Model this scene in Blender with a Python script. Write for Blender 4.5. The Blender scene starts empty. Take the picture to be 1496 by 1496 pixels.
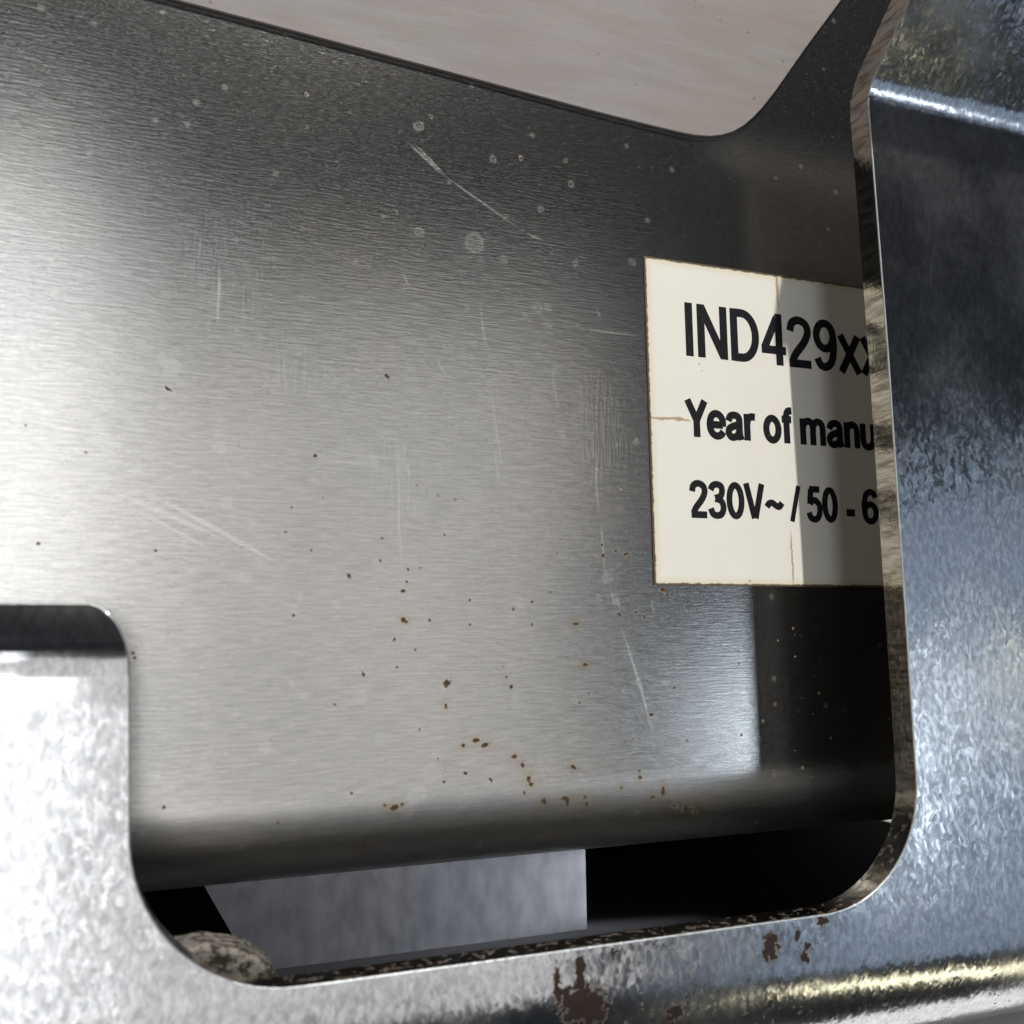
import bpy, bmesh, math, random
from mathutils import Matrix, Vector
random.seed(7)
S = 0.001                                   # all dimensions below are millimetres
scene = bpy.context.scene
COL = scene.collection

# ------------------------------------------------------------------ camera
cam_data = bpy.data.cameras.new('camera')
cam = bpy.data.objects.new('camera', cam_data)
COL.objects.link(cam)
R3 = Matrix(((0.93130128, -0.03476858, -0.36258663),
             (-0.36398844, -0.12653396, -0.92276843),
             (-0.01379617, 0.99135276, -0.1304966)))      # columns: right, up, back
cam.matrix_world = Matrix.Translation(Vector((0, -80, 0)) * S) @ R3.to_4x4()
cam_data.sensor_fit = 'HORIZONTAL'
cam_data.sensor_width = 36.0
cam_data.lens = 36.0 * 1460.0 / 1496.0
cam_data.clip_start = 0.002
cam_data.clip_end = 20.0
cam_data.dof.use_dof = True
cam_data.dof.focus_distance = 0.110
cam_data.dof.aperture_fstop = 40.0
scene.camera = cam

# ------------------------------------------------------------------ dim room air light + lamps
world = bpy.data.worlds.new('World')
scene.world = world
world.use_nodes = True
bg = world.node_tree.nodes['Background']
bg.inputs[0].default_value = (0.80, 0.88, 1.0, 1)
bg.inputs[1].default_value = 0.020

def area_lamp(name, loc, target, sx, sy, radiance, col):
    d = bpy.data.lights.new(name, 'AREA')
    d.shape = 'RECTANGLE'; d.size = sx * S; d.size_y = sy * S
    d.energy = radiance * math.pi * sx * sy * S * S
    d.color = col
    o = bpy.data.objects.new(name, d); COL.objects.link(o)
    o.location = Vector(loc) * S
    o.rotation_euler = (Vector(target) - Vector(loc)).to_track_quat('-Z', 'Y').to_euler()
    return o

area_lamp('key_lamp', (186, -600, 980), (60, 0, 20), 14, 40, 9300, (1.0, 0.965, 0.90))
area_lamp('left_window_lamp', (-145, -900, 20), (0, 13, 0), 200, 880, 1.65, (0.98, 0.99, 1.0))
area_lamp('front_low_lamp', (140, -1000, -40), (20, 13, 0), 740, 880, 0.70, (1.0, 0.975, 0.95))
area_lamp('right_daylight_lamp', (1095, -950, -275), (80, 0, -10), 620, 1050, 0.35, (0.62, 0.78, 1.0))
area_lamp('right_bend_fill', (690, -800, -110), (85, 0, 50), 90, 150, 5.5, (0.80, 0.90, 1.0))  # added source, puts the bright highlight along the upper right bend
area_lamp('warm_low_fill', (470, -235, -425), (75, 0, -32), 240, 45, 2.4, (1.0, 0.92, 0.62))  # added source, puts the yellowish highlight on the bottom bend
area_lamp('far_left_fill', (-1150, -700, 50), (70, 10, 20), 400, 500, 3.6, (1.0, 0.91, 0.78))  # added fill, lifts the shaded right part of the label
area_lamp('warm_side_fill', (930, -700, -47), (95, 0, -5), 120, 45, 1.6, (1.0, 0.93, 0.66))  # added source for the yellowish patch on the right face

def spot_lamp(name, loc, target, watts, cone, col):
    d = bpy.data.lights.new(name, 'SPOT'); d.energy = watts; d.spot_size = math.radians(cone); d.spot_blend = 0.6
    d.shadow_soft_size = 0.002; d.color = col
    o = bpy.data.objects.new(name, d); COL.objects.link(o)
    o.location = Vector(loc) * S
    o.rotation_euler = (Vector(target) - Vector(loc)).to_track_quat('-Z', 'Y').to_euler()
spot_lamp('gap_fill_spot', (100, 29.0, -28.0), (40, 32, -28.8), 2.5, 14, (0.92, 0.94, 1.0))   # added unseen spot inside the gap, brightens the grey strip

scene.view_settings.view_transform = 'Standard'
scene.view_settings.look = 'None'
scene.view_settings.exposure = 0.0
scene.view_settings.gamma = 1.0
scene.view_settings.use_curve_mapping = False
scene.cycles.max_bounces = 5
scene.cycles.glossy_bounces = 4
scene.cycles.diffuse_bounces = 3
scene.cycles.use_adaptive_sampling = True
scene.cycles.adaptive_threshold = 0.03
scene.cycles.use_denoising = True

# ------------------------------------------------------------------ marks on the metal, in sheet coordinates (mm)
SCRATCHES = [
(27.46,49.30,2.66,-38.2,0.28),(28.01,49.24,3.07,-41.5,0.19),(33.60,45.54,6.19,-29.3,0.19),(39.59,42.62,1.52,-12.0,0.17),(29.14,27.54,1.38,-63.5,0.25),(25.65,36.09,1.25,-71.1,0.17),(33.66,32.16,3.52,-82.2,0.14),(35.09,20.96,6.18,-82.0,0.22),(41.69,26.16,2.55,-76.1,0.17),(30.05,22.32,0.54,-68.3,0.22),(47.70,4.45,1.33,-67.6,0.22),(48.17,4.30,1.27,-75.0,0.19),(50.34,-4.03,7.65,-72.6,0.25),(50.55,-4.73,6.31,-74.6,0.14),(46.66,9.60,3.91,-84.9,0.14),(24.83,12.51,8.61,-87.4,0.11),(34.91,17.84,3.23,-83.1,0.11),(3.24,11.96,6.92,-23.6,0.44),(7.96,10.55,8.25,-28.2,0.39),(3.79,10.63,4.94,-28.2,0.28),(47.93,33.08,4.96,-1.2,0.17),(46.82,35.03,0.75,-61.7,0.17),(21.30,18.05,4.60,-2.5,0.19),(20.29,17.32,3.42,-2.0,0.28),(25.64,16.94,1.14,-69.6,0.28),(46.18,16.62,4.59,-88.7,0.14),(52.23,3.74,1.26,-81.3,0.14),(7.87,-8.98,0.95,59.7,0.17),(7.55,32.53,3.78,92.4,0.22),]
PALE = [
(26.88,52.66,0.69),(34.93,50.56,0.54),(32.79,41.00,1.31),(26.86,41.27,0.69),(36.09,39.60,0.46),(40.31,45.86,0.46),(40.85,33.10,0.62),(38.30,33.79,0.38),(39.71,34.83,0.62),(44.00,49.30,0.46),(40.89,34.97,0.54),(44.19,40.28,0.54),(36.77,-5.67,0.77),(23.01,-8.35,0.54),(21.18,-4.71,0.62),(10.32,6.18,0.54),(32.82,14.26,0.69),(16.00,-4.55,0.46),(12.59,-8.95,0.62),(8.07,18.01,0.69),(3.60,25.30,0.92),(2.99,26.20,0.54),(8.85,13.00,0.62),(41.69,28.37,0.54),(51.00,21.28,0.46),(36.16,2.37,0.62),(14.96,3.40,0.54),(18.74,3.72,0.38),(15.37,4.65,0.46),(9.98,-5.67,0.38),(3.66,-10.92,0.54),(47.13,6.57,0.62),(27.98,-12.06,0.92),(26.64,-13.86,1.08),(25.64,-15.03,0.92),(28.66,-10.20,0.77),(37.29,4.07,0.69),(30.12,4.72,0.38),(40.41,11.03,0.38),(51.25,41.20,0.62),(24.59,43.10,0.23),]
RUST = [
(23.64,26.08,0.42,0.29),(29.58,-3.62,0.54,0.50),(25.11,5.02,0.33,0.29),(24.24,0.49,0.29,0.29),(20.07,6.54,0.33,0.33),(25.85,7.13,0.25,0.25),(21.43,-2.58,0.25,0.42),(16.66,17.79,0.25,0.25),(29.45,10.74,0.25,0.21),(26.94,7.28,0.25,0.25),(25.65,6.01,0.25,0.25),(46.57,9.05,0.33,0.33),(49.21,9.25,0.50,0.33),(48.37,2.82,0.50,0.25),(50.22,3.03,0.42,0.25),(51.33,2.52,0.33,0.33),(43.34,1.93,0.42,0.33),(44.31,-2.30,0.50,0.33),(25.44,2.29,0.42,0.33),(29.36,-5.81,0.33,0.33),(32.59,-9.24,0.50,0.42),(33.50,-9.80,0.50,0.33),(31.13,-9.75,0.33,0.33),(36.47,-11.06,0.50,0.33),(37.18,-11.95,0.33,0.42),(37.96,-12.97,0.42,0.42),(38.23,-13.64,0.50,0.33),(24.53,-14.96,0.58,0.42),(23.55,-14.76,0.33,0.33),(25.18,-14.88,0.25,0.42),(39.51,-15.49,0.50,0.42),(41.95,-15.39,0.67,0.42),(42.08,-15.93,0.33,0.33),(43.90,-15.26,0.50,0.33),(44.33,-16.02,0.42,0.33),(42.77,-12.26,0.42,0.33),(50.13,-13.70,0.33,0.33),(51.72,-15.85,0.42,0.33),(52.94,-15.24,0.25,0.67),(54.49,-17.06,0.83,0.50),(56.10,-17.52,1.00,0.50),(57.32,-17.96,0.58,0.42),(21.84,-18.41,0.42,0.38),(67.19,-6.91,0.33,0.33),(66.49,-14.32,0.33,0.42),(47.90,-14.58,0.33,0.33),(51.62,-7.43,0.33,0.33),(3.55,23.27,0.29,0.21),(36.40,3.25,0.25,0.25),(36.29,-4.20,0.29,0.25),(37.35,-14.56,0.25,0.25),(33.82,-13.05,0.25,0.25),(29.33,-12.77,0.25,0.25),(31.39,-12.26,0.25,0.25),(43.60,-5.90,0.25,0.25),(54.57,-4.85,0.25,0.25),(46.59,9.98,0.42,0.25),(48.01,9.44,0.33,0.25),(53.57,5.40,0.50,0.33),(54.13,4.97,0.42,0.25),(-7.66,51.81,0.25,0.25),(15.56,53.78,0.25,0.25),(28.20,54.03,0.33,0.25),(38.05,51.25,0.33,0.33),]
BRACKET_RUST = [(37.0,-27.6,0.55,2.07),(38.0,-30.6,1.72,1.93),(36.4,-30.0,1.52,2.07),(37.4,-29.3,0.83,0.83),(56.0,-27.5,0.83,1.24),(46.2,-31.9,0.83,1.10),(59.0,-26.8,0.34,0.55),(60.1,-28.1,0.41,0.55),(59.8,-29.0,0.41,0.55),(61.7,-25.9,0.41,0.69),(40.1,-26.3,0.34,0.34),(69.3,-21.5,0.28,0.41),(34.9,-28.2,0.34,1.72)]

# ------------------------------------------------------------------ node helpers
class NT:
    def __init__(self, name):
        self.m = bpy.data.materials.new(name); self.m.use_nodes = True
        self.t = self.m.node_tree
        self.b = self.t.nodes['Principled BSDF']
        tc = self.t.nodes.new('ShaderNodeTexCoord')
        self.mm = self.vmul(tc.outputs['Object'], (1000, 1000, 1000))
        sp = self.t.nodes.new('ShaderNodeSeparateXYZ'); self.t.links.new(self.mm, sp.inputs[0])
        self.x, self.y, self.z = sp.outputs
        cb = self.t.nodes.new('ShaderNodeCombineXYZ')
        self.t.links.new(self.x, cb.inputs[0]); self.t.links.new(self.z, cb.inputs[1])
        self.xz = cb.outputs[0]                     # sheet coordinates in mm
    def link(self, a, b): self.t.links.new(a, b)
    def put(self, sock, v):
        if isinstance(v, bpy.types.NodeSocket): self.link(v, sock)
        else: sock.default_value = v
    def vmul(self, v, k):
        n = self.t.nodes.new('ShaderNodeVectorMath'); n.operation = 'MULTIPLY'
        self.put(n.inputs[0], v); self.put(n.inputs[1], k); return n.outputs[0]
    def vadd(self, v, k):
        n = self.t.nodes.new('ShaderNodeVectorMath'); n.operation = 'ADD'
        self.put(n.inputs[0], v); self.put(n.inputs[1], k); return n.outputs[0]
    def math(self, op, a, b=0.0, clamp=False):
        n = self.t.nodes.new('ShaderNodeMath'); n.operation = op; n.use_clamp = clamp
        self.put(n.inputs[0], a); self.put(n.inputs[1], b); return n.outputs[0]
    def noise(self, v, scale, detail=3, rough=0.55, out=0):
        n = self.t.nodes.new('ShaderNodeTexNoise')
        self.put(n.inputs['Vector'], v); n.inputs['Scale'].default_value = scale
        n.inputs['Detail'].default_value = detail; n.inputs['Roughness'].default_value = rough
        return n.outputs[out]
    def voronoi(self, v, scale, feature='F1', rnd=1.0):
        n = self.t.nodes.new('ShaderNodeTexVoronoi'); n.feature = feature
        self.put(n.inputs['Vector'], v); n.inputs['Scale'].default_value = scale
        n.inputs['Randomness'].default_value = rnd
        return n.outputs['Distance'], n.outputs['Color']
    def ramp(self, v, lo, hi, a=0.0, b=1.0, smooth=True):
        n = self.t.nodes.new('ShaderNodeMapRange')
        n.interpolation_type = 'SMOOTHSTEP' if smooth else 'LINEAR'
        self.put(n.inputs[0], v); self.put(n.inputs[1], lo); self.put(n.inputs[2], hi)
        self.put(n.inputs[3], a); self.put(n.inputs[4], b); return n.outputs[0]
    def mix(self, f, a, b):
        n = self.t.nodes.new('ShaderNodeMix'); n.data_type = 'RGBA'
        self.put(n.inputs[0], f)
        for s, v in ((n.inputs[6], a), (n.inputs[7], b)):
            if isinstance(v, bpy.types.NodeSocket): self.link(v, s)
            else: s.default_value = (*v, 1)
        return n.outputs[2]
    def mixf(self, f, a, b):
        n = self.t.nodes.new('ShaderNodeMix'); n.data_type = 'FLOAT'
        self.put(n.inputs[0], f); self.put(n.inputs[2], a); self.put(n.inputs[3], b); return n.outputs[0]
    def marks(self, coord, items):
        """items: (x, z, rx, rz, angle in degrees); 1 at a mark's centre, 0 outside"""
        acc = None
        for x, z, rx, rz, ang in items:
            mp = self.t.nodes.new('ShaderNodeMapping'); mp.vector_type = 'TEXTURE'
            self.link(coord, mp.inputs[0])
            mp.inputs[1].default_value = (x, z, 0); mp.inputs[2].default_value = (0, 0, math.radians(ang))
            mp.inputs[3].default_value = (rx, rz, 1)
            g = self.t.nodes.new('ShaderNodeTexGradient'); g.gradient_type = 'SPHERICAL'
            self.link(mp.outputs[0], g.inputs[0])
            acc = g.outputs['Fac'] if acc is None else self.math('MAXIMUM', acc, g.outputs['Fac'])
        return acc
    def warp(self, coord, scale, amount):
        n = self.noise(coord, scale, 3, 0.6, 1)
        return self.vadd(coord, self.vmul(self.vadd(n, (-0.5, -0.5, -0.5)), (amount, amount, 0)))
    def bump(self, h, dist, strength=1.0, prev=None):
        n = self.t.nodes.new('ShaderNodeBump'); n.inputs['Strength'].default_value = strength
        n.inputs['Distance'].default_value = dist * S
        self.put(n.inputs['Height'], h)
        if prev is not None: self.link(prev, n.inputs['Normal'])
        return n.outputs[0]
    def set(self, **k):
        for key, v in k.items():
            s = self.b.inputs[key.replace('_', ' ')]
            if isinstance(v, tuple): v = (*v, 1)
            self.put(s, v)
        return self.m

# ------------------------------------------------------------------ materials
def brushed_steel():
    n = NT('brushed stainless steel')
    grain = n.noise(n.vmul(n.mm, (0.36, 1, 4.6)), 1.0, 4, 0.7)
    fine = n.noise(n.vmul(n.mm, (1.3, 1, 10.0)), 1.0, 3, 0.7)
    pits = n.noise(n.vmul(n.mm, (2.4, 1, 5.0)), 1.0, 3, 0.6)
    cloud = n.noise(n.mm, 0.045, 3, 0.5)
    cross = n.noise(n.vmul(n.mm, (3.5, 1, 0.25)), 1.0, 3, 0.6)
    crossmask = n.ramp(n.marks(n.warp(n.xz, 0.15, 5.0), [(9, 36, 5, 9, 0), (25, 16, 4, 5, 20), (47, 23, 4, 8, 0), (14, 27, 4, 4, 0)]), 0.0, 0.5)
    at = n.t.nodes.new('ShaderNodeAttribute'); at.attribute_name = 'wear'
    sc_ = n.t.nodes.new('ShaderNodeSeparateColor'); n.link(at.outputs['Color'], sc_.inputs[0])
    scr_a, pal, rst = sc_.outputs; halo_a = at.outputs['Alpha']
    n3 = n.noise(n.mm, 3.0, 3)
    scr = n.math('MULTIPLY', n.ramp(scr_a, 0.0, 0.55), n.ramp(n3, 0.36, 0.62, 0.55, 1.0))
    ring = n.math('MULTIPLY', n.ramp(pal, 0.0, 0.35), n.ramp(pal, 0.25, 0.6, 1.0, 0.55))
    ring = n.math('MULTIPLY', ring, n.ramp(n3, 0.3, 0.62, 0.3, 1.0))
    # random tiny water specks and pin-prick pits
    vd, vc = n.voronoi(n.vmul(n.mm, (1, 0, 1)), 0.42)
    pick = n.ramp(vc, 0.55, 0.6)
    speck = n.math('MULTIPLY', n.ramp(vd, 0.10, 0.18, 1.0, 0.0), pick)
    vd2, vc2 = n.voronoi(n.vmul(n.vadd(n.mm, (31, 0, 17)), (1, 0, 1)), 0.55)
    low = n.ramp(n.z, 30.0, 2.0, 0.0, 1.0)
    pin = n.math('MULTIPLY', n.ramp(vd2, 0.06, 0.11, 1.0, 0.0), n.ramp(vc2, 0.50, 0.52))
    pin = n.math('MULTIPLY', pin, low)
    rust = n.ramp(n.math('ADD', rst, n.math('MULTIPLY', n.math('SUBTRACT', n3, 0.5), 1.3)), 0.34, 0.62)
    rust = n.math('MULTIPLY', rust, n.ramp(rst, 0.0, 0.1))
    halo = n.ramp(halo_a, 0.0, 0.9, 0.0, 0.45)
    rust = n.math('MAXIMUM', rust, n.math('MULTIPLY', pin, 0.9))
    base = n.mix(n.ramp(cloud, 0.35, 0.65), (0.60, 0.60, 0.59), (0.67, 0.655, 0.63))
    base = n.mix(n.ramp(grain, 0.30, 0.72), n.mix(0.78, (0, 0, 0), base), base)
    base = n.mix(n.ramp(pits, 0.60, 0.72, 0, 0.5), base, (0.22, 0.22, 0.22))
    base = n.mix(n.math('MULTIPLY', crossmask, n.ramp(cross, 0.48, 0.66, 0, 0.22)), base, (0.80, 0.82, 0.86))
    base = n.mix(halo, base, (0.50, 0.42, 0.28))
    dust = n.math('MULTIPLY', n.ramp(n.noise(n.mm, 2.6, 2, 0.5), 0.66, 0.72), 0.13)
    pale = n.math('MAXIMUM', n.math('MULTIPLY', ring, 0.32), n.math('MULTIPLY', speck, 0.18))
    pale = n.math('MAXIMUM', pale, n.math('MULTIPLY', scr, 0.38))
    pale = n.math('MAXIMUM', pale, dust)
    base = n.mix(pale, base, (0.80, 0.79, 0.78))
    rcol = n.mix(n.noise(n.mm, 1.3, 2), (0.03, 0.018, 0.011), (0.12, 0.065, 0.028))
    base = n.mix(rust, base, rcol)
    rough = n.mixf(n.ramp(fine, 0.3, 0.7), 0.14, 0.20)
    rough = n.math('ADD', rough, n.math('MULTIPLY', pale, 0.22))
    roll = n.ramp(n.z, -12.5, -16.0)               # orange-peel grain on the rolled lower edge
    rough = n.mixf(roll, rough, 0.42)
    rough = n.mixf(rust, rough, 0.85)
    metal = n.math('MULTIPLY', n.mixf(rust, 1.0, 0.1), n.mixf(pale, 1.0, 0.55))
    h = n.math('ADD', n.math('MULTIPLY', grain, 1.0), n.math('MULTIPLY', fine, 0.5))
    h = n.math('ADD', h, n.math('MULTIPLY', n.math('MULTIPLY', cross, crossmask), 0.7))
    h = n.math('ADD', h, n.math('MULTIPLY', pits, 0.2))
    nb = n.bump(h, 0.013)
    tg = n.t.nodes.new('ShaderNodeTangent'); tg.direction_type = 'UV_MAP'; tg.uv_map = 'UVMap'
    n.link(tg.outputs[0], n.b.inputs['Tangent'])
    return n.set(Base_Color=base, Roughness=rough, Metallic=metal, Normal=nb, Anisotropic=0.25)

def galvanised():
    n = NT('galvanised zinc coating')
    w = n.vadd(n.mm, n.vmul(n.vadd(n.noise(n.mm, 0.5, 2, 0.5, 1), (-.5, -.5, -.5)), (1.4, 1.4, 1.4)))
    blob = n.noise(n.vmul(w, (1.8, 1.5, 0.95)), 1.0, 4, 0.6)
    fine = n.noise(n.vmul(w, (3.2, 2.6, 2.2)), 1.0, 3, 0.6)
    cell = n.voronoi(n.vmul(w, (2.5, 2.5, 1.5)), 1.0)[1]
    wave = n.noise(n.vmul(n.mm, (0.10, 0.1, 0.07)), 1.0, 2, 0.5)
    cloud = n.noise(n.mm, 0.07, 3)
    # pale zinc flecks
    vd, vc = n.voronoi(n.vmul(n.mm, (1.0, 1.0, 0.7)), 0.33)
    fleck = n.math('MULTIPLY', n.ramp(vd, 0.10, 0.2, 1, 0), n.ramp(vc, 0.62, 0.66))
    rst = n.marks(n.warp(n.warp(n.xz, 0.6, 1.6), 2.4, 0.9), [(x, z, a * 1.35, b * 1.3, 0) for x, z, a, b in BRACKET_RUST])
    spk = n.math('MULTIPLY', n.ramp(n.noise(n.mm, 1.5, 3), 0.66, 0.72), n.ramp(n.z, -21.0, -25.5))
    spk = n.math('MULTIPLY', spk, n.ramp(n.x, 22, 36))
    rst = n.math('ADD', rst, n.math('MULTIPLY', n.math('SUBTRACT', n.noise(n.mm, 1.1, 4, 0.65), 0.52), n.ramp(rst, 0.0, 0.08, 0.0, 2.2)))
    rust = n.math('MAXIMUM', n.ramp(rst, 0.20, 0.36), n.math('MULTIPLY', spk, 0.85))
    halo = n.ramp(rst, 0.0, 0.3, 0, 0.5)
    base = n.mix(n.ramp(blob, 0.36, 0.64), (0.60, 0.615, 0.64), (0.85, 0.86, 0.87))
    base = n.mix(n.ramp(fine, 0.58, 0.70, 0, 0.5), base, (0.28, 0.29, 0.31))
    base = n.mix(n.ramp(cell, 0.2, 0.8, 0, 0.35), base, (0.62, 0.64, 0.68))
    line = n.noise(n.vmul(n.mm, (5.5, 5.5, 0.16)), 1.0, 2, 0.5)
    line2 = n.noise(n.vmul(n.mm, (0.3, 5, 4.5)), 1.0, 2, 0.5)
    scuff = n.math('MULTIPLY', n.ramp(n.math('MAXIMUM', line, n.math('SUBTRACT', line2, 0.03)), 0.66, 0.72), n.ramp(cloud, 0.45, 0.6, 0.15, 0.7))
    base = n.mix(scuff, base, (0.90, 0.91, 0.92))
    base = n.mix(halo, base, (0.42, 0.33, 0.24))
    base = n.mix(n.math('MULTIPLY', fleck, 0.5), base, (0.85, 0.85, 0.85))
    base = n.mix(rust, base, n.mix(n.noise(n.mm, 0.9, 2), (0.010, 0.006, 0.005), (0.035, 0.016, 0.010)))
    rough = n.mixf(n.ramp(cloud, 0.35, 0.65), 0.15, 0.24)
    rough = n.mixf(rust, rough, 0.8)
    h = n.math('ADD', n.math('MULTIPLY', blob, 1.0), n.math('MULTIPLY', fine, 0.22))
    roll = n.math('MULTIPLY', n.ramp(n.z, -4.6, -3.6), n.ramp(n.x, 20, 10))   # burnished roll of the left tab
    h = n.math('MULTIPLY', h, n.mixf(roll, 1.0, 0.05))
    rough = n.mixf(roll, rough, 0.10)
    geo = n.t.nodes.new('ShaderNodeNewGeometry')
    tilt = n.vmul(n.vadd(cell, (-0.5, -0.5, -0.5)), n.mixf(roll, 0.05, 0.0))      # every zinc crystal lies a little askew
    tn = n.t.nodes.new('ShaderNodeVectorMath'); tn.operation = 'NORMALIZE'
    n.link(n.vadd(geo.outputs['Normal'], tilt), tn.inputs[0])
    nb = n.bump(h, 0.011, 1.0, tn.outputs[0])
    nb = n.bump(wave, 0.15, 1.0, nb)
    return n.set(Base_Color=base, Roughness=rough, Metallic=n.mixf(rust, 1.0, 0.0), Normal=nb)

def cut_metal():
    n = NT('sheared steel edge')
    st = n.noise(n.vmul(n.mm, (0.4, 0.35, 2.4)), 1.0, 3, 0.6)
    sp = n.noise(n.mm, 1.1, 3, 0.6)
    spots = n.math('MULTIPLY', n.ramp(sp, 0.56, 0.64), n.ramp(n.z, -12, -20))
    base = n.mix(n.ramp(st, 0.35, 0.7), (0.42, 0.39, 0.345), (0.17, 0.15, 0.125))
    base = n.mix(spots, base, (0.05, 0.03, 0.02))
    nb = n.bump(st, 0.010)
    nb = n.bump(n.noise(n.vmul(n.mm, (1, 1.6, 0.9)), 1.2, 3), 0.020, 1.0, nb)
    return n.set(Base_Color=base, Roughness=n.mixf(spots, 0.10, 0.7), Metallic=n.mixf(spots, 1.0, 0.1), Normal=nb)

def shaded_inner_face():  # shade put into the colour: darkened sheet back, so its reflection stays dark
    n = NT('inner face with shade in its colour')
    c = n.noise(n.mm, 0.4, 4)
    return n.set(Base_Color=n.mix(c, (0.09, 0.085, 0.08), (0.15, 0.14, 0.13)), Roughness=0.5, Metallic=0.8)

def burr_metal():
    n = NT('bright burr along the cut')
    b = n.noise(n.mm, 1.6, 3)
    return n.set(Base_Color=n.mix(b, (0.30, 0.32, 0.35), (0.75, 0.78, 0.82)), Roughness=0.4, Metallic=0.7, Normal=n.bump(b, 0.1))

def label_vinyl():
    n = NT('aged cream vinyl')
    L, Rr, B, T = 52.5, 104.0, 5.9, 42.2
    wb = n.math('MULTIPLY', n.math('SUBTRACT', n.noise(n.mm, 1.1, 4, 0.7), 0.5), 0.5)
    dl = n.math('ADD', n.math('SUBTRACT', n.x, L), wb)
    dt = n.math('ADD', n.math('SUBTRACT', T, n.z), wb)
    db = n.math('ADD', n.math('SUBTRACT', n.z, B), wb)
    d = n.math('MINIMUM', dl, n.math('MINIMUM', dt, db))
    edge = n.ramp(d, 0.16, 0.30, 1.0, 0.0)
    edge_stain = n.ramp(d, 0.15, 1.2, 0.4, 0.0)  # yellow-brown rust stain fading inward from the label edge
    crack = n.marks(n.warp(n.xz, 0.9, 0.5), [(70.0, 40.5, 0.30, 3.2, 0), (70.05, 40.8, 0.16, 2.2, 0), (70.2, 9.0, 0.18, 4.4, 0),
                                           (54.4, 24.0, 3.2, 0.22, 0), (56.2, 24.0, 1.0, 0.34, 0), (56.8, 23.95, 1.2, 0.2, 0)])
    crack = n.ramp(crack, 0.05, 0.6)
    vd, vc = n.voronoi(n.vmul(n.mm, (1, 0, 1)), 0.30)
    dot = n.math('MULTIPLY', n.ramp(vd, 0.03, 0.055, 1, 0), n.ramp(vc, 0.5, 0.55, 0, 0.7))
    base = n.mix(n.noise(n.mm, 0.12, 3), (0.78, 0.765, 0.70), (0.81, 0.805, 0.76))
    base = n.mix(edge_stain, base, (0.70, 0.58, 0.34))
    base = n.mix(n.math('MULTIPLY', crack, 0.8), base, (0.36, 0.24, 0.10))
    base = n.mix(dot, base, (0.30, 0.26, 0.2))
    base = n.mix(n.math('MULTIPLY', edge, 0.92), base, (0.07, 0.038, 0.016))
    return n.set(Base_Color=base, Roughness=0.40, Specular_IOR_Level=0.35, Normal=n.bump(n.noise(n.mm, 0.8, 3), 0.01))

def ink():
    n = NT('black printing ink')
    w = n.noise(n.mm, 2.5, 3)
    return n.set(Base_Color=n.mix(n.ramp(w, 0.60, 0.72, 0, 0.6), (0.009, 0.009, 0.013), (0.10, 0.10, 0.10)), Roughness=0.42, Specular_IOR_Level=0.3)

def cover_paint():
    n = NT('pale pinkish grey coating')
    st = n.noise(n.vmul(n.mm, (0.09, 1, 0.6)), 1.0, 3, 0.6)
    pk = n.noise(n.vmul(n.vadd(n.mm, (40, 0, 9)), (0.06, 1, 0.22)), 1.0, 2, 0.5)
    gr = n.noise(n.mm, 4.0, 2)
    vd, vc = n.voronoi(n.vmul(n.mm, (1, 0, 1)), 0.35)
    dot = n.math('MULTIPLY', n.ramp(vd, 0.04, 0.10, 1, 0), n.ramp(vc, 0.6, 0.64, 0, 0.6))
    base = n.mix(n.ramp(st, 0.3, 0.7), (0.245, 0.225, 0.222), (0.285, 0.27, 0.268))
    base = n.mix(n.ramp(pk, 0.45, 0.7, 0, 0.55), base, (0.27, 0.215, 0.212))
    base = n.mix(n.ramp(gr, 0.3, 0.7, 0, 0.12), base, (0.17, 0.16, 0.16))
    base = n.mix(dot, base, (0.09, 0.08, 0.075))
    return n.set(Base_Color=base, Roughness=0.6, Specular_IOR_Level=0.3, Normal=n.bump(gr, 0.02))

def grey_zinc():
    n = NT('dull grey zinc sheet')
    st = n.noise(n.vmul(n.mm, (0.5, 1, 0.3)), 1.0, 3, 0.5)
    return n.set(Base_Color=n.mix(n.ramp(st, 0.3, 0.7), (0.12, 0.125, 0.14), (0.175, 0.18, 0.195)), Roughness=0.5, Metallic=0.2, Normal=n.bump(st, 0.01))

def black_plastic():
    n = NT('black plastic')
    return n.set(Base_Color=n.mix(n.noise(n.mm, 0.5, 3), (0.016, 0.016, 0.017), (0.026, 0.026, 0.028)), Roughness=0.75, Specular_IOR_Level=0.15)

def pitted_steel():
    n = NT('pitted pale steel')
    w = n.noise(n.vmul(n.mm, (1.0, 1, 1.0)), 1.5, 4, 0.65)
    dk = n.ramp(w, 0.44, 0.56)
    return n.set(Base_Color=n.mix(dk, (0.21, 0.195, 0.17), (0.025, 0.02, 0.016)), Roughness=0.6, Metallic=0.3, Normal=n.bump(w, 0.35))

def table_white():
    n = NT('white laminate')
    return n.set(Base_Color=n.mix(n.noise(n.mm, 0.03, 3), (0.86, 0.87, 0.90), (0.90, 0.91, 0.93)), Roughness=0.45)

# ------------------------------------------------------------------ object helpers
def root(name, label, cat, loc):
    o = bpy.data.objects.new(name, None); COL.objects.link(o)
    o.empty_display_size = 0.005
    o.location = Vector(loc) * S
    o['label'] = label; o['category'] = cat
    return o

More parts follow.
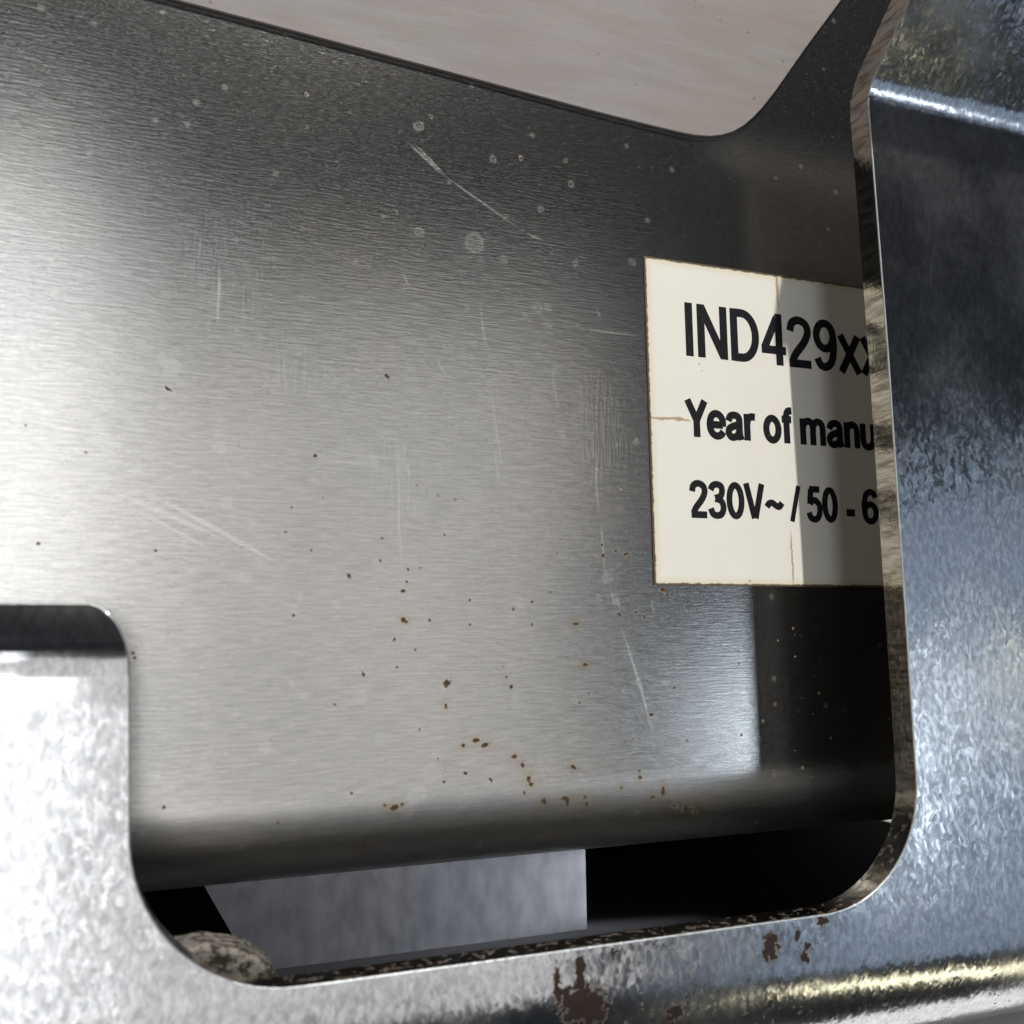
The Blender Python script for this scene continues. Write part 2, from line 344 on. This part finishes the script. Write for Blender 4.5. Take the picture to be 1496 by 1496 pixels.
def mesh_obj(name, verts, faces, mats, parent=None, smooth=False, face_mats=None, uv=False):
    me = bpy.data.meshes.new(name)
    me.from_pydata([Vector(v) * S for v in verts], [], faces)
    for m in (mats if isinstance(mats, list) else [mats]): me.materials.append(m)
    if face_mats: me.polygons.foreach_set('material_index', face_mats)
    if smooth: me.polygons.foreach_set('use_smooth', [True] * len(me.polygons))
    if uv:
        l = me.uv_layers.new(name='UVMap')
        for lp in me.loops:
            c = me.vertices[lp.vertex_index].co
            l.data[lp.index].uv = (c.x * 10, c.z * 10 - c.y * 10)
    me.update()
    o = bpy.data.objects.new(name, me); COL.objects.link(o)
    if parent:
        o.parent = parent
        o.matrix_parent_inverse = Matrix.Translation(-parent.location)
    return o

def arc(cx, cz, rx, rz, a0, a1, n):
    return [(cx + rx * math.cos(math.radians(a0 + (a1 - a0) * i / n)), cz + rz * math.sin(math.radians(a0 + (a1 - a0) * i / n))) for i in range(n + 1)]

def prism(pts, y0, y1):
    """outline in the XZ plane extruded along Y (y may be a function of x)"""
    f0 = y0 if callable(y0) else (lambda x: y0)
    f1 = y1 if callable(y1) else (lambda x: y1)
    k = len(pts)
    v = [(x, f0(x), z) for x, z in pts] + [(x, f1(x), z) for x, z in pts]
    f = [tuple(range(k)), tuple(range(2 * k - 1, k - 1, -1))]
    f += [(i, i + k, (i + 1) % k + k, (i + 1) % k) for i in range(k)]
    return v, f

def fix_normals(o):
    bm = bmesh.new(); bm.from_mesh(o.data)
    bmesh.ops.recalc_face_normals(bm, faces=bm.faces); bm.to_mesh(o.data); bm.free()

def bevel(o, w, seg=2, mat=-1):
    b = o.modifiers.new('bevel', 'BEVEL'); b.width = w * S; b.segments = seg
    b.limit_method = 'ANGLE'; b.angle_limit = math.radians(50); b.material = mat; b.use_clamp_overlap = False; b.harden_normals = True
    return b

# ------------------------------------------------------------------ bracket: one bent galvanised sheet with a big cut-out
T = 3.0
def bend(X, s, off):
    """unrolled height s -> (y, z) of the sheet surface; off = depth into the sheet"""
    if s < -28.5:                                    # bottom: folds back under
        Rb = 13.5; a = (-28.5 - s) / Rb
        if a <= math.pi / 2:
            return Rb - (Rb - off) * math.cos(a), -28.5 - (Rb - off) * math.sin(a)
        return Rb + (a - math.pi / 2) * Rb, -42.0 + off
    if X < 40 and s > -3.8:                          # left tab: rolls backwards at its top
        Rt = 18.0; a = (s + 3.8) / Rt
        return Rt - (Rt - off) * math.cos(a), -3.8 + (Rt - off) * math.sin(a)
    if X >= 40 and s > 57.0:                         # upper right: leans out towards the viewer
        Ri = 4.0; am = math.radians(46); a = min((s - 57.0) / Ri, am)
        y = -Ri + (Ri + off) * math.cos(a); z = 57.0 + (Ri + off) * math.sin(a)
        r = (s - 57.0) - am * Ri
        if r > 0: y -= r * math.sin(am); z += r * math.cos(am)
        return y, z
    return off, s

galv, cut, burr = galvanised(), cut_metal(), burr_metal()
outline = [(-40, -130), (135, -130), (135, 73), (73.6, 73)]
outline += [(73.5, 62), (73.4, 58)] + [(73.9, 30), (74.0, 0)]
outline += arc(62.4, -13.8, 11.6, 11.6, 0, -90, 18)
outline += [(50, -25.42), (30, -25.45)]
outline += arc(13.6, -13.2, 12.3, 12.25, 270, 180, 18)[0:]
outline += [(1.05, -6), (0.9, -2.0)] + arc(-2.4, -2.0, 3.3, 5.7, 4, 88, 12) + [(-40, 3.75)]
bm = bmesh.new()
bm.faces.new([bm.verts.new((x, s, 0)) for x, s in outline])
cuts = [-28.5 - 13.5 * math.pi / 2 * i / 20 for i in range(21)] + [-3.8 + 7.5 * i / 16 for i in range(16)] \
     + [57 + 4.0 * math.radians(46) * i / 8 for i in range(9)] + [-20, 20, 40]
for s in cuts:
    bmesh.ops.bisect_plane(bm, geom=bm.verts[:] + bm.edges[:] + bm.faces[:], plane_co=(0, s, 0), plane_no=(0, 1, 0), dist=1e-5)
bmesh.ops.triangulate(bm, faces=[f for f in bm.faces if len(f.verts) > 4])
bm.verts.ensure_lookup_table(); bm.verts.index_update(); bm.normal_update()
k = len(bm.verts)
V = []
for off in (0.0, T):
    for v in bm.verts:
        y, z = bend(v.co.x, v.co.y, off); V.append((v.co.x, y, z))
F, FM = [], []
for f in bm.faces:
    ids = [v.index for v in f.verts]
    if f.normal.z < 0: ids.reverse()
    F.append(tuple(ids)); FM.append(0)
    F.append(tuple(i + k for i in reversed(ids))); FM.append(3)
for e in bm.edges:
    if e.is_boundary:
        a, b = (l.index for l in e.verts); F.append((a, b, b + k, a + k)); FM.append(1)
bm.free()
bracket = root('mounting_bracket', 'folded galvanised steel bracket with a large rounded cut-out and dark rust spots', 'bracket', (40, 30, -42))
sheet = mesh_obj('folded_sheet', V, F, [galv, cut, burr, shaded_inner_face()], bracket, face_mats=FM)
fix_normals(sheet)
for p in sheet.data.polygons: p.use_smooth = True
sheet.data.set_sharp_from_angle(angle=math.radians(40))
bevel(sheet, 0.14, 1, 2)

# pitted half-round lug in the lower left corner, behind the sheet
pts = []
for i in range(28):
    a = 2 * math.pi * i / 28; r = 4.3 * (1 + 0.05 * math.sin(3 * a + 1) + 0.03 * random.uniform(-1, 1))
    pts.append((8.2 + r * 1.12 * math.cos(a) - 0.25 * r * math.sin(a), -27.0 + r * math.sin(a)))
v, f = prism(pts, 4.4, 9.0)
lug = mesh_obj('pitted_lug', v, f, pitted_steel(), bracket); fix_normals(lug); bevel(lug, 0.5, 3)
lug['label'] = 'pitted half-round lug in the lower left corner of the cut-out'

# ------------------------------------------------------------------ stainless housing seen through the cut-out
steel = brushed_steel()
housing = root('steel_housing', 'brushed stainless steel housing with a rolled lower edge behind the bracket', 'housing', (45, 55, -21.9))
import numpy as np
prof = [(13.0, z) for z in (140, 80)] + [(13.0, 62 - 0.15 * i) for i in range(506)] \
     + [(21 - 8 * math.cos(math.radians(a)), -13.86 - 8 * math.sin(math.radians(a))) for a in range(0, 91, 2)] + [(30.0, -21.86), (100.0, -21.86)]
xs = [-70, -40, -14] + [-13 + 0.15 * i for i in range(668)] + [90, 120, 160]
m_ = len(prof); nx = len(xs)
V = [(x, y, z) for x in xs for y, z in prof]
F = [(i * m_ + j, i * m_ + j + 1, (i + 1) * m_ + j + 1, (i + 1) * m_ + j) for i in range(nx - 1) for j in range(m_ - 1)]
pan = mesh_obj('front_panel', V, F, steel, housing, smooth=True, uv=True)
gx = np.array([v[0] for v in V]); gz = np.array([v[2] for v in V])
rng = np.random.default_rng(3)
wob = lambda f, k: sum(np.sin(gx * f * math.cos(t) + gz * f * math.sin(t) + p) for t, p in rng.uniform(0, 6.28, (4, 2))) * k
wx, wz = gx + wob(2.2, 0.05) + wob(5, 0.035), gz + wob(2.2, 0.05) + wob(5, 0.035)
def stamp(items, x_, z_):
    acc = np.zeros_like(gx)
    for x, z, rx, rz, ang in items:
        R_ = max(rx, rz); q = np.where((np.abs(gx - x) < R_ + 1) & (np.abs(gz - z) < R_ + 1))[0]
        c, s_ = math.cos(math.radians(ang)), math.sin(math.radians(ang))
        dx, dz = x_[q] - x, z_[q] - z
        acc[q] = np.maximum(acc[q], 1 - np.hypot((dx * c + dz * s_) / rx, (-dx * s_ + dz * c) / rz))
    return np.clip(acc, 0, 1)
wear = np.stack([stamp([(x, z, l, max(w * 0.8, 0.14), a) for x, z, l, a, w in SCRATCHES], gx + wob(0.8, 0.06), gz),
                 stamp([(x, z, r, r, 0) for x, z, r in PALE], wx, wz),
                 stamp([(x, z, a * 1.25, b * 1.25, 0) for x, z, a, b in RUST], wx, wz),
                 stamp([(x, z, a * 3, b * 3, 0) for x, z, a, b in RUST[16:46]], wx, wz)], 1)
at_ = pan.data.attributes.new('wear', 'FLOAT_COLOR', 'POINT')
at_.data.foreach_set('color', wear.astype(np.float32).ravel())
back = mesh_obj('rear_body', *prism([(-69, -19), (159, -19), (159, 139), (-69, 139)], 24, 99), black_plastic(), housing); fix_normals(back)

# ------------------------------------------------------------------ rating label
lab = root('rating_label', 'cream rating label with black lettering and rusty edges on the steel housing', 'label', (78, 13, 5.9))
v, f = prism([(52.5, 5.9), (104, 5.9), (104, 42.2), (52.5, 42.2)], 12.80, 12.985)
vin = mesh_obj('label_sheet', v, f, label_vinyl(), lab); fix_normals(vin)

def cr(pts, n=7):
    out = []
    P_ = [pts[0]] + list(pts) + [pts[-1]]
    for i in range(1, len(P_) - 2):
        a, b, c, d = P_[i - 1:i + 3]
        for k_ in range(n):
            t = k_ / n
            out.append(tuple(0.5 * (2 * b[q] + (c[q] - a[q]) * t + (2 * a[q] - 5 * b[q] + 4 * c[q] - d[q]) * t * t + (3 * b[q] - a[q] - 3 * c[q] + d[q]) * t ** 3) for q in (0, 1)))
    return out + [tuple(pts[-1])]
def ell(cx, cz, rx, rz, a0=0, a1=360, n=28): return arc(cx, cz, rx, rz, a0, a1, n)
arch = [(.08, .46), (.13, .61), (.23, .675), (.33, .63), (.37, .5), (.37, .3), (.37, 0)]
nine = [ell(.25, .68, .17, .25), cr([(.42, .70), (.425, .45), (.37, .18), (.25, .07), (.14, .10), (.08, .23)])]
G = {  # glyph: (advance, strokes)  unit = cap height
 'I': (.26, [[(.13, 0), (.13, 1)]]),
 'N': (.62, [[(.09, 0), (.09, 1)], [(.51, 0), (.51, 1)], [(.10, .96), (.50, .04)]]),
 'D': (.60, [[(.09, 0), (.09, 1)], [(.09, .925)] + ell(.24, .5, .26, .425, 90, -90, 18) + [(.09, .075)]]),
 '4': (.52, [[(.36, 0), (.36, 1)], [(.33, .93), (.07, .32)], [(.01, .29), (.49, .29)]]),
 '2': (.52, [cr([(.07, .70), (.11, .86), (.24, .925), (.38, .86), (.42, .70), (.34, .50), (.17, .27), (.09, .10)]), [(.03, .075), (.47, .075)]]),
 '9': (.52, nine), '6': (.52, [[(.5 - x, 1 - z) for x, z in s_] for s_ in nine]),
 '3': (.52, [cr([(.07, .76), (.13, .88), (.25, .925), (.37, .87), (.39, .73), (.34, .60), (.19, .54)]), cr([(.19, .53), (.36, .47), (.42, .29), (.36, .12), (.24, .07), (.12, .11), (.06, .26)])]),
 '0': (.52, [ell(.25, .5, .175, .425)]),
 '5': (.52, [[(.10, .925), (.44, .925)], [(.145, .93), (.10, .50)], cr([(.10, .50), (.18, .60), (.30, .60), (.41, .47), (.41, .25), (.33, .10), (.22, .07), (.11, .12), (.06, .26)])]),
 'V': (.56, [[(.05, 1), (.265, .03)], [(.51, 1), (.295, .03)]]),
 'Y': (.56, [[(.05, 1), (.27, .47)], [(.51, 1), (.29, .47)], [(.28, .54), (.28, 0)]]),
 'H': (.62, [[(.09, 0), (.09, 1)], [(.51, 0), (.51, 1)], [(.09, .53), (.51, .53)]]),
 'x': (.47, [[(.05, .74), (.42, 0)], [(.42, .74), (.05, 0)]]),
 'z': (.45, [[(.05, .675), (.40, .675)], [(.37, .64), (.08, .10)], [(.04, .065), (.42, .065)]]),
 'e': (.50, [[(.09, .37), (.42, .37)], cr([(.42, .33), (.42, .50), (.35, .63), (.25, .675), (.14, .62), (.08, .46), (.08, .26), (.15, .12), (.26, .065), (.37, .11), (.43, .20)])]),
 'a': (.50, [cr([(.08, .50), (.13, .63), (.24, .675), (.35, .63), (.38, .50), (.38, .20), (.42, 0)]), cr([(.37, .42), (.22, .37), (.10, .29), (.08, .17), (.14, .075), (.23, .07), (.33, .13), (.37, .26)])]),
 'r': (.34, [[(.09, 0), (.09, .74)], cr([(.09, .44), (.13, .60), (.21, .665), (.32, .66)])]),
 'o': (.50, [ell(.25, .37, .175, .305)]),
 'c': (.46, [cr([(.42, .5), (.36, .63), (.25, .675), (.13, .60), (.075, .37), (.13, .14), (.25, .065), (.36, .11), (.43, .24)])]),
 'f': (.30, [cr([(.33, .925), (.22, .91), (.165, .78), (.165, .5), (.165, 0)]), [(.03, .675), (.31, .675)]]),
 't': (.30, [cr([(.165, .95), (.165, .5), (.165, .18), (.21, .075), (.31, .075)]), [(.03, .675), (.31, .675)]]),
 'n': (.47, [[(.08, 0), (.08, .74)], cr(arch)]),
 'm': (.74, [[(.08, 0), (.08, .74)], cr([(x * .96, z) for x, z in arch]), cr([(x * .96 + .275, z) for x, z in arch])]),
 'u': (.47, [[(.38, 0), (.38, .74)], cr([(.08, .74), (.08, .5), (.08, .26), (.12, .11), (.22, .06), (.33, .13), (.38, .28)])]),
 '~': (.50, [cr([(.05, .36), (.11, .46), (.20, .48), (.31, .40), (.39, .39), (.46, .50)])]),
 '/': (.26, [[(.03, -.02), (.21, 1.0)]]),
 '-': (.32, [[(.03, .30), (.29, .30)]]),
}
def lettering(word, x0, x1, z0, cap, w):
    """solid ink strokes lying on the label, word fitted between x0 and x1"""
    width = sum(G[c][0] for c in word) - .04
    kx = (x1 - x0) / width
    V, F = [], []; pen = 0.0; lay = 0
    for c in word:
        adv, strokes = G[c]
        for st in strokes:
            p = [(x0 + (pen + x) * kx, z0 + z * cap) for x, z in st]
            closed = math.dist(p[0], p[-1]) < 1e-4
            if closed: p = p[:-1]
            hw = w / 2; m_ = len(p); lay += 1
            yy = 12.796 - 0.0012 * (lay % 5); base = len(V)
            for i in range(m_):
                a = p[i - 1] if (i or closed) else p[0]
                b = p[(i + 1) % m_] if (i < m_ - 1 or closed) else p[-1]
                d = Vector((b[0] - a[0], b[1] - a[1])).normalized()
                for s_ in (1, -1):
                    V.append((p[i][0] - d.y * hw * s_, yy, p[i][1] + d.x * hw * s_))
            for i in range(m_ if closed else m_ - 1):
                j = (i + 1) % m_
                F.append((base + 2 * i, base + 2 * i + 1, base + 2 * j + 1, base + 2 * j))
        pen += adv
    o = mesh_obj('lettering', V, F, INK, lab)
    so = o.modifiers.new('thickness', 'SOLIDIFY'); so.thickness = 0.0006 * S; so.offset = 0
INK = ink()
lettering('IND429xx', 57.0, 84.6, 31.3, 6.15, 0.98)
lettering('Year', 57.1, 66.0, 22.2, 4.15, 0.85)
lettering('of', 67.2, 70.8, 22.2, 4.15, 0.85)
lettering('manufacture', 72.2, 97.4, 22.2, 4.15, 0.85)
lettering('230V', 57.2, 66.6, 13.3, 4.05, 0.76)
lettering('~', 66.9, 69.2, 13.3, 4.05, 0.76)
lettering('/', 70.3, 71.6, 13.3, 4.05, 0.62)
lettering('50', 72.6, 76.8, 13.3, 4.05, 0.76)
lettering('-', 78.0, 79.3, 13.3, 4.05, 0.85)
lettering('60Hz', 80.4, 90.4, 13.3, 4.05, 0.76)

# ------------------------------------------------------------------ pale cover plate at the top
yc = 12.55
pts = [(-40, 63.3), (3.8, 60.7), (28.0, 59.2), (47.6, 57.9)] + [(53.5, 57.6), (57.5, 57.45), (59.6, 57.45), (61.6, 57.7), (63.2, 58.15), (64.8, 58.85), (66.3, 59.9), (67.6, 61.1), (69.0, 62.6), (71.0, 65.1)] \
    + [(75.8, 71.7), (81.5, 79.2), (100, 104), (100, 118), (-40, 118)]
cover = root('cover_plate', 'pale pinkish grey plate with a rounded corner above the steel panel', 'plate', (30, 12.6, 58))
cp = mesh_obj('plate_sheet', *prism(pts, yc, 12.96), cover_paint(), cover); fix_normals(cp); bevel(cp, 0.1, 2)

# ------------------------------------------------------------------ in the gap under the housing
pts = [(9.0, -24.0), (9.6, -25.2), (12.5, -30.3), (15.1, -33.58), (52.8, -33.58), (52.8, -23.0), (9.0, -23.0)]
strip = root('support_strip', 'dull grey sheet metal strip standing in the gap below the housing', 'metal strip', (31, 32, -33.58))
sp_ = mesh_obj('strip_sheet', *prism(pts, 32.0, 33.2), grey_zinc(), strip); fix_normals(sp_)
gap_back = mesh_obj('dark_backing', *prism([(-39, -38.9), (134, -38.9), (134, -21.95), (-39, -21.95)], 90.0, 94.0), black_plastic())  # dark sheet added so the gap behind the strip stays black
fix_normals(gap_back); gap_back['label'] = 'added black gasket closing the gap below the housing, far behind the grey strip'; gap_back['category'] = 'backing'

mat = mesh_obj('shading_block', [(x, y, z) for z in (-38.97, -33.6) for x, y in ((-38, 13.6), (134, 13.6), (134, 89), (-38, 89))],
               [(0, 1, 2, 3), (4, 5, 6, 7), (0, 1, 5, 4), (1, 2, 6, 5), (2, 3, 7, 6), (3, 0, 4, 7)], black_plastic())  # dark block added to keep the lit flange floor out of the reflections
fix_normals(mat); mat['label'] = 'black shading block added on the bottom flange of the bracket to darken the gap'; mat['category'] = 'shading block'

# ------------------------------------------------------------------ table top under everything
tb = mesh_obj('table_top', *prism([(-500, -62), (500, -62), (500, -50), (-500, -50)], 2, 700), table_white())
fix_normals(tb); tb['kind'] = 'structure'; tb['label'] = 'white table top below the bracket'
